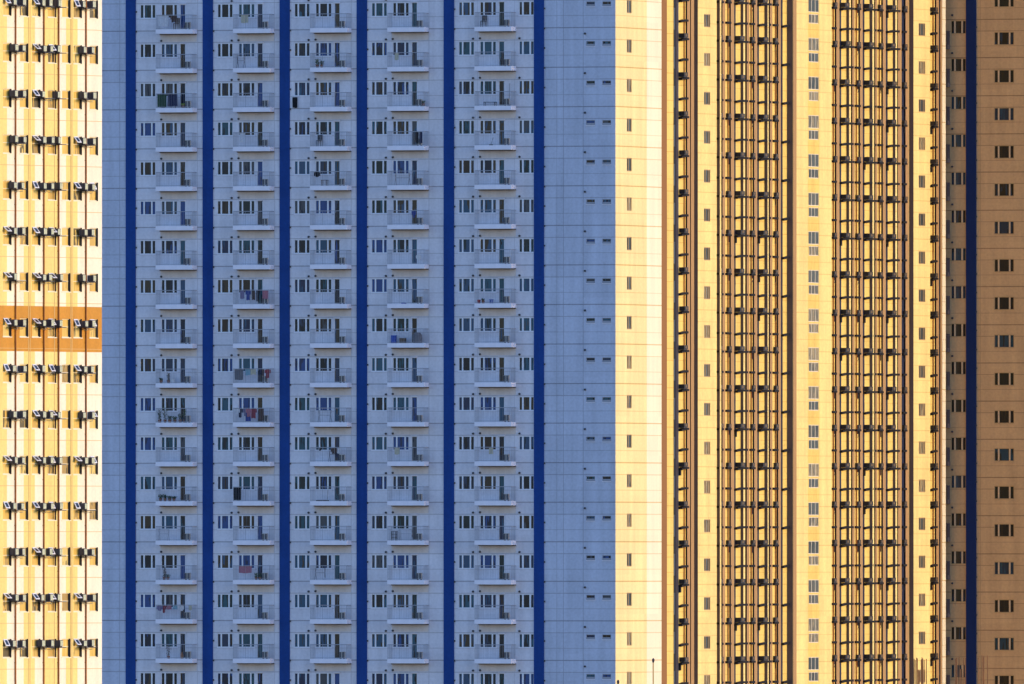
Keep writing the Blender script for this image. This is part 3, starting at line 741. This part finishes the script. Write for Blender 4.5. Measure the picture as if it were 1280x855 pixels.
def tablem(w, d, h, m_):
    k = MB().box(0,w,-d/2,d/2,h-.04,h,m_)
    for x in (.03,w-.07):
        for y in (-d/2+.02,d/2-.06): k.box(x,x+.04,y,y+.04,0,h-.04,m_)
    return k
item('chair', chairm(M_wood), 0,0,1.25,'brown slatted chair','chair'); item('chair', chairm(M_plk), 2,3,.30,'dark upright chair','chair'); item('chair', chairm(M_plk), 4,0,.30,'small dark chair','chair')
item('chair', chairm(M_wood), 0,2,1.0,'dark folding chair','chair', p=.35)
item('drying_rack', rackm(.75,.85,M_rail), 0,13,.10,'grey drying rack','rack'); item('drying_rack', rackm(.55,.95,M_plk), 1,1,.18,'dark drying rack','rack')
item('drying_rack', rackm(.95,.9,M_plk), 2,10,.55,'wide dark drying rack','rack'); item('drying_rack', rackm(.75,.9,M_plk), 2,14,.28,'slim folding drying rack','rack')
item('drying_rack', rackm(.95,.85,M_rail), 3,13,.85,'light drying rack','rack'); item('drying_rack', rackm(1.1,.95,M_wood), 3,4,.5,'wooden drying rack','rack'); item('drying_rack', rackm(.6,.9,M_plk,2), 2,11,1.4,'cluttered drying rack','rack')
item('bench', tablem(.95,.4,.30,M_plk), 4,2,.6,'low dark bench','bench'); item('table', tablem(.5,.4,.45,M_wood), 2,4,.75,'small wooden side table','table')
item('stool', tablem(.26,.26,.30,M_plb), 4,7,1.05,'blue plastic stool','stool'); item('bucket', MB().lathe([(0,0),(.10,0),(.14,.28),(.15,.28),(.125,.27),(.09,.02),(0,.02)],M_plr), 4,7,.18,'red bucket','bucket')
item('shelf_rack', tablem(.42,.35,.70,M_plk).box(.03,.39,-.15,.15,.2,.23,M_plk).box(.03,.39,-.15,.15,.45,.48,M_plk), 3,13,.18,'dark shelf rack','shelf')
item('water_drum', MB().lathe([(0,0),(.22,0),(.24,.05),(.22,.25),(.24,.28),(.22,.5),(.24,.55),(.22,.6),(0,.6)],M_plb), 3,8,.35,'blue water drum','drum')
item('covered_barbecue', MB().lathe([(0,0),(.33,0),(.36,.3),(.34,.62),(.24,.78),(0,.82)],cloth('grey',C_['grey'])), 3,8,2.25,'grey covered barbecue','barbecue')
item('storage_box', MB().box(0,.42,-.2,.2,0,.34,M_wood).box(-.01,.43,-.21,.21,.34,.38,M_wood), 3,8,.85,'brown storage box','box')
item('crate', MB().box(0,.3,-.15,.15,0,.07,M_plb).box(.0,.3,-.15,-.13,.07,.1,M_plb), 3,7,1.0,'flat blue crate','crate')
item('crate', MB().box(0,.8,-.12,.12,0,.08,M_plk).box(.02,.78,-.10,.10,.08,.10,M_plk), 2,12,.35,'long dark crate','crate')
item('broom', MB().tube([(0,0,.08),(.05,.1,1.0)],.014,M_wood,6).box(-.14,.14,-.03,.03,0,.09,M_plk), 2,12,1.15,'wooden broom','broom', p=.3)
item('broom', MB().tube([(0,0,.08),(.03,.1,1.7)],.014,M_plk,6).box(-.12,.12,-.03,.03,0,.09,M_plk), 4,2,2.5,'upright broom','broom', p=.2)
item('broom', MB().tube([(0,0,.08),(.15,.05,.6)],.014,M_plk,6).box(-.14,.14,-.03,.03,0,.09,M_plk), 4,3,1.1,'leaning dark broom','broom', p=.3)
item('floor_fan', MB().lathe([(0,0),(.14,0),(.14,.03),(.02,.05),(.02,.4),(0,.4)],M_plw).tube([(0,-.06,.55),(0,.06,.55)],.2,M_plw,16), 3,6,2.35,'white floor fan','fan')
item('laundry_basket', MB().lathe([(0,0),(.16,0),(.22,.34),(.235,.34),(.2,.33),(.15,.02),(0,.02)],M_plw), 0,9,1.2,'pale round laundry basket','basket')
item('plastic_bottle', MB().lathe([(0,0),(.10,0),(.11,.3),(.04,.42),(.04,.5),(0,.5)],cloth('orange',C_['orange'])), 0,16,1.95,'orange plastic bottle','bottle')

# ================================================================== foreground: unfinished concrete frame and two masts
Fc = Frame((1130-640)*1745/FPX, 1745-DIST, 0)
U = link('unfinished_building', None, None, (Fc.X, Fc.Y, 0)); tag(U, 'unfinished concrete building, only its rusty rebar rising at the bottom right', 'building')
M_conc = worn('raw_concrete', (.28,.27,.25), .9, .25, (1,1,.4))[0]; M_reb = worn('rusty_rebar', (.27,.12,.045), .8, .3, (4,4,4))[0]
zd = EYE - 11.0
cm = MB()
for k in range(15):
    cm.box(-2, 9, 0, 8, zd-3.2*k-.3, zd-3.2*k, M_conc)
    for x in (0.2, 3.5, 5.1):
        for y in (.3, 6.5): cm.box(x, x+.6, y, y+.6, zd-3.2*k-3.2, zd-3.2*k-.3, M_conc)
cm.build('concrete_frame', U)
for xs, yt in ((( 1142.8,1144.3,1145.8,1147.0,1148.0,1149.2,1151.6,1152.7,1153.6,1155.4,1158.0), 820.5), ((1194.4,1195.4,1196.4,1199.2,1200.4,1202.6,1204.6,1206.8), 819.5), ((1222.8,1227.8,1229.2,1230.2,1234.2), 818.0)):
    rb = MB()
    for i, x in enumerate(xs):
        s = (x-640)*1745/FPX - Fc.X; zt = EYE + (HZ-yt-random.uniform(0,5)-(14 if i in (4,5) and len(xs) > 6 else 0))*1745/FPX
        y = .35 + .5*(i % 2); rb.tube([(s+random.uniform(-.05,.05), y, zd), (s, y, zt)], .031, M_reb, 6)
    s0 = (xs[0]-640)*1745/FPX-Fc.X; s1 = (xs[-1]-640)*1745/FPX-Fc.X
    for z in (zd+.4, zd+.9): rb.tube([(s0,.3,z),(s1,.3,z),(s1,.9,z),(s0,.9,z),(s0,.3,z)], .016, M_reb, 6)
    rb.build('rebar', U)
for x, yt, lab in ((816.6, 822.5, 'thin mast with a round dark finial before the sunlit flank'), (772.6, 849.5, 'short dark mast tip at the corner of the blue striped tower')):
    X = (x-640)*1755/FPX; zt = EYE + (HZ-yt)*1755/FPX
    t = link('mast', None, None, (X, 1755-DIST, 0)); tag(t, lab, 'mast')
    MB().tube([(0,0,0),(0,0,zt*.5),(0,0,zt-.30)], .10, mat('mast_paint', (.55,.36,.12), .5), 8, .045).build('pole', t)
    MB().lathe([(0,zt-.34),(.05,zt-.33),(.085,zt-.22),(.10,zt-.14),(.07,zt-.06),(.025,zt-.01),(0,zt)], M_plk).build('finial', t)

# ================================================================== ground, sky, sun, camera
gm = worn('city_ground', (.42,.31,.20), .95, .4, (.01,.01,.01))[0]
gr = MB().quad((-25000,-25000,0),(25000,-25000,0),(25000,25000,0),(-25000,25000,0), gm).build('ground'); gr['kind'] = 'structure'
SUN_AZ, SUN_EL = 90-A+6.5, 10.0                     # azimuth from the camera side towards the right
sv = Vector((math.sin(R(SUN_AZ))*math.cos(R(SUN_EL)), -math.cos(R(SUN_AZ))*math.cos(R(SUN_EL)), math.sin(R(SUN_EL))))
sl = bpy.data.lights.new('sun', 'SUN'); sl.energy = 2.0; sl.angle = R(.5); sl.color = (.385, .250, .100)
so = bpy.data.objects.new('sun', sl); col.objects.link(so); so.rotation_euler = sv.to_track_quat('Z', 'Y').to_euler()
w = bpy.data.worlds.new('World'); scene.world = w; w.use_nodes = True; nt = w.node_tree
sk = nd(nt, 'ShaderNodeTexSky', sky_type='NISHITA'); sk.sun_disc = False; sk.sun_elevation = R(SUN_EL)
sk.sun_rotation = math.atan2(sv.x, sv.y); sk.ozone_density = 4.2; sk.air_density = 1.0; sk.dust_density = 0.6
bg = nt.nodes['Background']; tint = nd(nt, 'ShaderNodeMix', data_type='RGBA', blend_type='MULTIPLY'); tint.inputs[0].default_value = 1
tint.inputs[7].default_value = (1.06, .955, 1.05, 1)
nt.links.new(sk.outputs[0], tint.inputs[6]); nt.links.new(tint.outputs[2], bg.inputs[0]); bg.inputs[1].default_value = 0.15
cam = bpy.data.cameras.new('camera'); co = bpy.data.objects.new('camera', cam); col.objects.link(co)
co.location = (0, -DIST, EYE); co.rotation_euler = (R(90) + math.atan((HZ-427.5)/FPX), 0, 0)
cam.sensor_width = 36; cam.lens = FPX/1280*36; cam.clip_start = 1; cam.clip_end = 60000
scene.camera = co
vs = scene.view_settings; vs.view_transform = 'Standard'; vs.look = 'None'; vs.exposure = 1.55; vs.gamma = 1; vs.use_curve_mapping = False
scene.render.engine = 'CYCLES'
